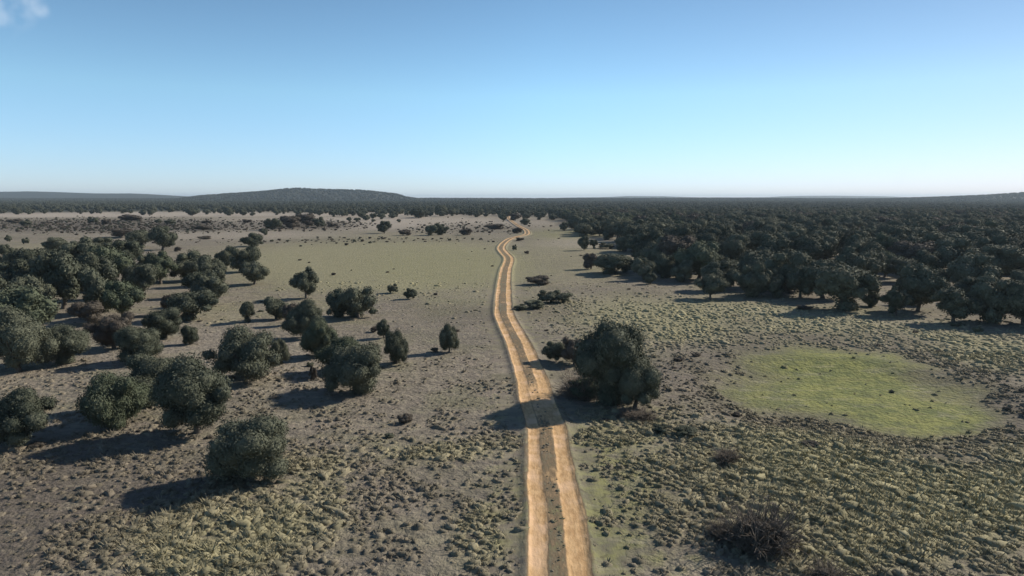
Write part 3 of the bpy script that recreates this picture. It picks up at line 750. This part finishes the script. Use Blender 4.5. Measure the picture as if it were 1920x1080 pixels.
# ------------------------------------------------------------------ woods too many to count: one object each, trees set out by nodes
def pts_stuff(name, label, X, Y, S, H, sources, cat='wood'):
    n = len(X); r = np.random.default_rng(len(X))
    V = np.stack([X, Y, hgt(X, Y) - .1], 1)
    me = bpy.data.meshes.new(name); me.vertices.add(n); me.vertices.foreach_set('co', V.astype(np.float32).ravel())
    a = me.attributes.new('tscale', 'FLOAT_VECTOR', 'POINT'); a.data.foreach_set('vector', np.stack([S, S * r.uniform(.85, 1.05, n), H], 1).astype(np.float32).ravel())
    a = me.attributes.new('trot', 'FLOAT_VECTOR', 'POINT'); a.data.foreach_set('vector', np.stack([np.zeros(n), np.zeros(n), r.uniform(0, 6.28, n)], 1).astype(np.float32).ravel())
    a = me.attributes.new('tidx', 'INT', 'POINT'); a.data.foreach_set('value', r.integers(0, len(sources), n).astype(np.int32))
    me.update()
    o = obj(name, me); o['kind'] = 'stuff'; o['label'] = label; o['category'] = cat
    g = bpy.data.node_groups.new(name, 'GeometryNodeTree')
    g.interface.new_socket('Geometry', in_out='INPUT', socket_type='NodeSocketGeometry'); g.interface.new_socket('Geometry', in_out='OUTPUT', socket_type='NodeSocketGeometry')
    gi = g.nodes.new('NodeGroupInput'); go = g.nodes.new('NodeGroupOutput'); iop = g.nodes.new('GeometryNodeInstanceOnPoints'); j = g.nodes.new('GeometryNodeJoinGeometry')
    for parts in sources:
        jj = g.nodes.new('GeometryNodeJoinGeometry'); gti = g.nodes.new('GeometryNodeGeometryToInstance')
        for s in parts:
            oi = g.nodes.new('GeometryNodeObjectInfo'); oi.inputs['Object'].default_value = s; oi.transform_space = 'ORIGINAL'
            g.links.new(oi.outputs['Geometry'], jj.inputs[0])
        g.links.new(jj.outputs[0], gti.inputs[0]); g.links.new(gti.outputs[0], j.inputs[0])
    def na(nm, t):
        q = g.nodes.new('GeometryNodeInputNamedAttribute'); q.data_type = t; q.inputs[0].default_value = nm
        return [s for s in q.outputs if s.enabled and s.name == 'Attribute'][0]
    g.links.new(gi.outputs[0], iop.inputs['Points']); g.links.new(j.outputs[0], iop.inputs['Instance']); iop.inputs['Pick Instance'].default_value = True
    g.links.new(na('tidx', 'INT'), iop.inputs['Instance Index']); g.links.new(na('trot', 'FLOAT_VECTOR'), iop.inputs['Rotation']); g.links.new(na('tscale', 'FLOAT_VECTOR'), iop.inputs['Scale'])
    g.links.new(iop.outputs[0], go.inputs[0])
    md = o.modifiers.new('trees', 'NODES'); md.node_group = g
    return o

def src_of(mesh):
    return next(o for o in bpy.data.objects if o.type == 'MESH' and o.data == mesh)
mid_src = [[src_of(m)] for m in MID['oak'] + MID['bush'] + MID['green']] + [[src_of(MID['brown'][0])]]
pts_stuff('oak_wood', 'continuous dark holm oak wood spreading behind the first ranks on the right', wx_, wy_, ws_, wh_, mid_src)

# far wood to the horizon and over the hills
def scatter(n, d0, d1, power):
    t = r3.random(n); d = (d0**power + t * (d1**power - d0**power)) ** (1 / power); a = r3.uniform(-1.3, 1.3, n)
    yy = d; return a * yy, yy
fx, fy = scatter(44000, 480, 3700, 1.15)
ok = np.where(fx / fy > (1045 - 960) / FPX, in_right_wood(fx, fy) & (fy > 600), in_far_wood(fx, fy) | ((project(fx, fy)[1] < far_edge(project(fx, fy)[0]) + 6) & (r3.random(len(fx)) < .16)))
ok &= ~((vnoise(fx, fy, 220, 51) > .8) & (fy < 1500))
fx, fy = fx[ok], fy[ok]
fs = (5 + 4 * r3.random(len(fx))) * (1 + .5 * sstep(900, 3000, fy)); fh = np.minimum(fs * r3.uniform(.65, .9, len(fx)), 8.5)
print('far wood', len(fx))
pts_stuff('distant_wood', 'distant dark wood filling the plain up to the hills', fx, fy, fs, fh, [[src_of(MID['bush'][0])], [src_of(MID['mound'][0])], [src_of(MID['oak'][1])], [src_of(MID['bush'][2])]])

# ------------------------------------------------------------------ grass tussocks of the near pasture: one object
def tussocks():
    r = np.random.default_rng(77)
    n = 440000
    y = 14 + 125 * r.random(n) ** 1.15; x = r.uniform(-1.07, 1.07, n) * (y + 8)
    z = zones(x, y); td = track_dist(x, y)
    dens = .16 + .70 * z['yellow'] + .25 * z['dark'] + .05 * z['green']
    dens = dens * (.25 + 1.2 * sstep(.38, .6, vnoise(x, y, 2.6, 61)) * (1 - z['yellow']) + 1.0 * z['yellow'])
    dens = dens * (1 - .95 * (z['green'] > .5)) * (1 - .80 * sstep(55, 110, y)) * (.45 + .55 * sstep(.3, .6, vnoise(x, y, 1.3, 62)))
    dens = dens * np.where(x < 5, 1 - .8 * sstep(60, 80, y), 1)
    ok = (r.random(n) < dens * .62) & ((td > 1.4 + .4 * r.random(n)) | ((td < .34) & (y < 90)))
    x, y, td = x[ok], y[ok], td[ok]; n = len(x); lift = np.where(td < .4, .10, .01); print('tussocks', n)
    zz = zones(x, y)
    size = np.clip(np.exp(r.normal(-1.75, .38, n)), .07, .42) * (.8 + .45 * zz['yellow']) * np.where(td < .4, .55, 1)
    # a low irregular cushion: top, two rings
    k = 7; ang = np.arange(k) / k * 2 * np.pi
    a = ang[None, :] + r.uniform(0, 6.28, n)[:, None]; el = r.uniform(1, 1.8, n)[:, None]; th = r.uniform(0, 3.14, n)[:, None]
    def ringv(f, zf):
        rad = size[:, None] * f * r.uniform(.5, 1.4, (n, k)); c, s_ = np.cos(a) * rad * el, np.sin(a) * rad
        X = x[:, None] + c * np.cos(th) - s_ * np.sin(th); Y = y[:, None] + c * np.sin(th) + s_ * np.cos(th)
        return X, Y, hgt(X, Y) + lift[:, None] + size[:, None] * zf * r.uniform(.45, 1.4, (n, k))
    r1 = np.stack(ringv(.95, -.12), -1); r2_ = np.stack(ringv(.72, .42), -1)
    top = np.stack([x + r.normal(size=n) * .03, y + r.normal(size=n) * .03, hgt(x, y) + lift + size * r.uniform(.35, .75, n)], -1)[:, None, :]
    V = np.concatenate([r1, r2_, top], 1).reshape(-1, 3); per = 2 * k + 1
    i0 = np.arange(k); i1 = (i0 + 1) % k; base = (np.arange(n) * per)[:, None, None]
    F4 = (base + np.stack([i0, i1, i1 + k, i0 + k], 1)[None]).reshape(-1, 4); F3 = (base + np.stack([i0 + k, i1 + k, np.full(k, 2 * k)], 1)[None]).reshape(-1, 3)
    tn_ = r.random(n)
    # blades bristling out of the nearer cushions
    nearb = np.where(y < 75)[0]; nb = 12; S = np.repeat(size[nearb], nb); m = len(S); bx = np.repeat(x[nearb], nb); by = np.repeat(y[nearb], nb)
    aa = r.uniform(0, 6.28, m); ra = r.uniform(.1, .8, m) * S; bx = bx + np.cos(aa) * ra; by = by + np.sin(aa) * ra; bz = hgt(bx, by) + S * .25 + np.repeat(lift[nearb], nb)
    hh = S * r.uniform(.4, 1.0, m); ln = r.uniform(.3, 1.5, m); wv = S * .12
    B = np.stack([np.stack([bx - np.sin(aa) * wv, by + np.cos(aa) * wv, bz], 1), np.stack([bx + np.sin(aa) * wv, by - np.cos(aa) * wv, bz], 1),
                  np.stack([bx + np.cos(aa) * hh * ln, by + np.sin(aa) * hh * ln, bz + hh], 1)], 1).reshape(-1, 3)
    FB = np.arange(m * 3).reshape(-1, 3) + len(V)
    at = {kk: np.concatenate([np.repeat(v, per), np.repeat(np.repeat(v[nearb], nb), 3)]) for kk, v in zz.items()}
    at['tint'] = np.concatenate([np.repeat(tn_, per), np.repeat(np.repeat(tn_[nearb], nb), 3)])
    V = np.concatenate([V, B])
    mm, nn, b = new_mat('tussock_grass')
    g = nn.nodes.new('ShaderNodeNewGeometry'); c, h = ground_color(nn, g.outputs['Position'])
    t = nn.nodes.new('ShaderNodeAttribute'); t.attribute_name = 'tint'; ya_ = nn.nodes.new('ShaderNodeAttribute'); ya_.attribute_name = 'yellow'
    own = mix(nn, ya_.outputs['Fac'], mix(nn, t.outputs['Fac'], (.115, .105, .075), (.245, .210, .160)), mix(nn, t.outputs['Fac'], (.25, .235, .135), (.43, .39, .235)))
    c = mix(nn, .6, c, own)
    nn.links.new(c, b.inputs['Base Color']); b.inputs['Roughness'].default_value = .9; b.inputs['Specular IOR Level'].default_value = .1
    bp = N(nn, 'ShaderNodeBump', Strength=.7, Distance=.08); nn.links.new(h, bp.inputs['Height']); nn.links.new(bp.outputs[0], b.inputs['Normal'])
    sm = np.concatenate([np.ones(len(F4), bool), np.ones(len(F3), bool), np.zeros(len(FB), bool)])
    o = obj('grass', mesh_np('grass', V, [F4, F3, FB], mm, smooth=sm, attrs=at)); o['kind'] = 'stuff'; o['label'] = 'dry yellowish tussock grass covering the pasture'; o['category'] = 'grass'
tussocks()

# low scrub strewn over the pasture and the brown strips, far more than one could count
qx, qy = r3.uniform(-.8, .8, 60000), 45 + 600 * r3.random(60000) ** 1.4
qx = qx * qy; qz = zones(qx, qy)
ok = (r3.random(60000) < .004 + .75 * qz['dark'] * sstep(120, 250, qy) + .02 * qz['dark']) & ~in_right_wood(qx, qy) & (track_dist(qx, qy) > 3.2) & ~((qz['green'] > .5))
qx, qy = qx[ok], qy[ok]; qs = (.35 + 1.0 * r3.random(len(qx)) ** 2) * (1 + .6 * sstep(150, 400, qy)); print('scrub', len(qx))
pts_stuff('scrub', 'low brown and grey scrub scattered over the dry pasture', qx, qy, qs, qs * r3.uniform(.3, .6, len(qx)), [[src_of(MID['brownmound'][0])], [src_of(MID['mound'][0])], [src_of(MID['brown'][0])]], cat='scrub')

# ------------------------------------------------------------------ the air between here and the hills
def haze():
    x0, x1, y0, y1, z0, z1 = -17500, 17500, -4000, 18500, -6, 420
    lo = float(GZ.min()) - 1; hi = float(GZ.max()) + 15
    v = [(x, y, z) for z in (lo, hi) for y in (y0, y1) for x in (x0, x1)]
    f = [(0, 2, 3, 1), (4, 5, 7, 6), (0, 1, 5, 4), (2, 6, 7, 3), (0, 4, 6, 2), (1, 3, 7, 5)]
    m = bpy.data.materials.new('haze'); m.use_nodes = True; n = m.node_tree; n.nodes.clear()
    o = n.nodes.new('ShaderNodeOutputMaterial'); p = n.nodes.new('ShaderNodeVolumePrincipled')
    p.inputs['Color'].default_value = (.70, .85, 1, 1); p.inputs['Density'].default_value = .00008; p.inputs['Anisotropy'].default_value = .2
    n.links.new(p.outputs[0], o.inputs['Volume'])
    me = bpy.data.meshes.new('haze'); me.from_pydata(v, [], f); me.materials.append(m); me.update()
    h = obj('haze', me); h['kind'] = 'stuff'; h['label'] = 'thin bluish air haze over the far plain and hills'; h['category'] = 'haze'
haze()
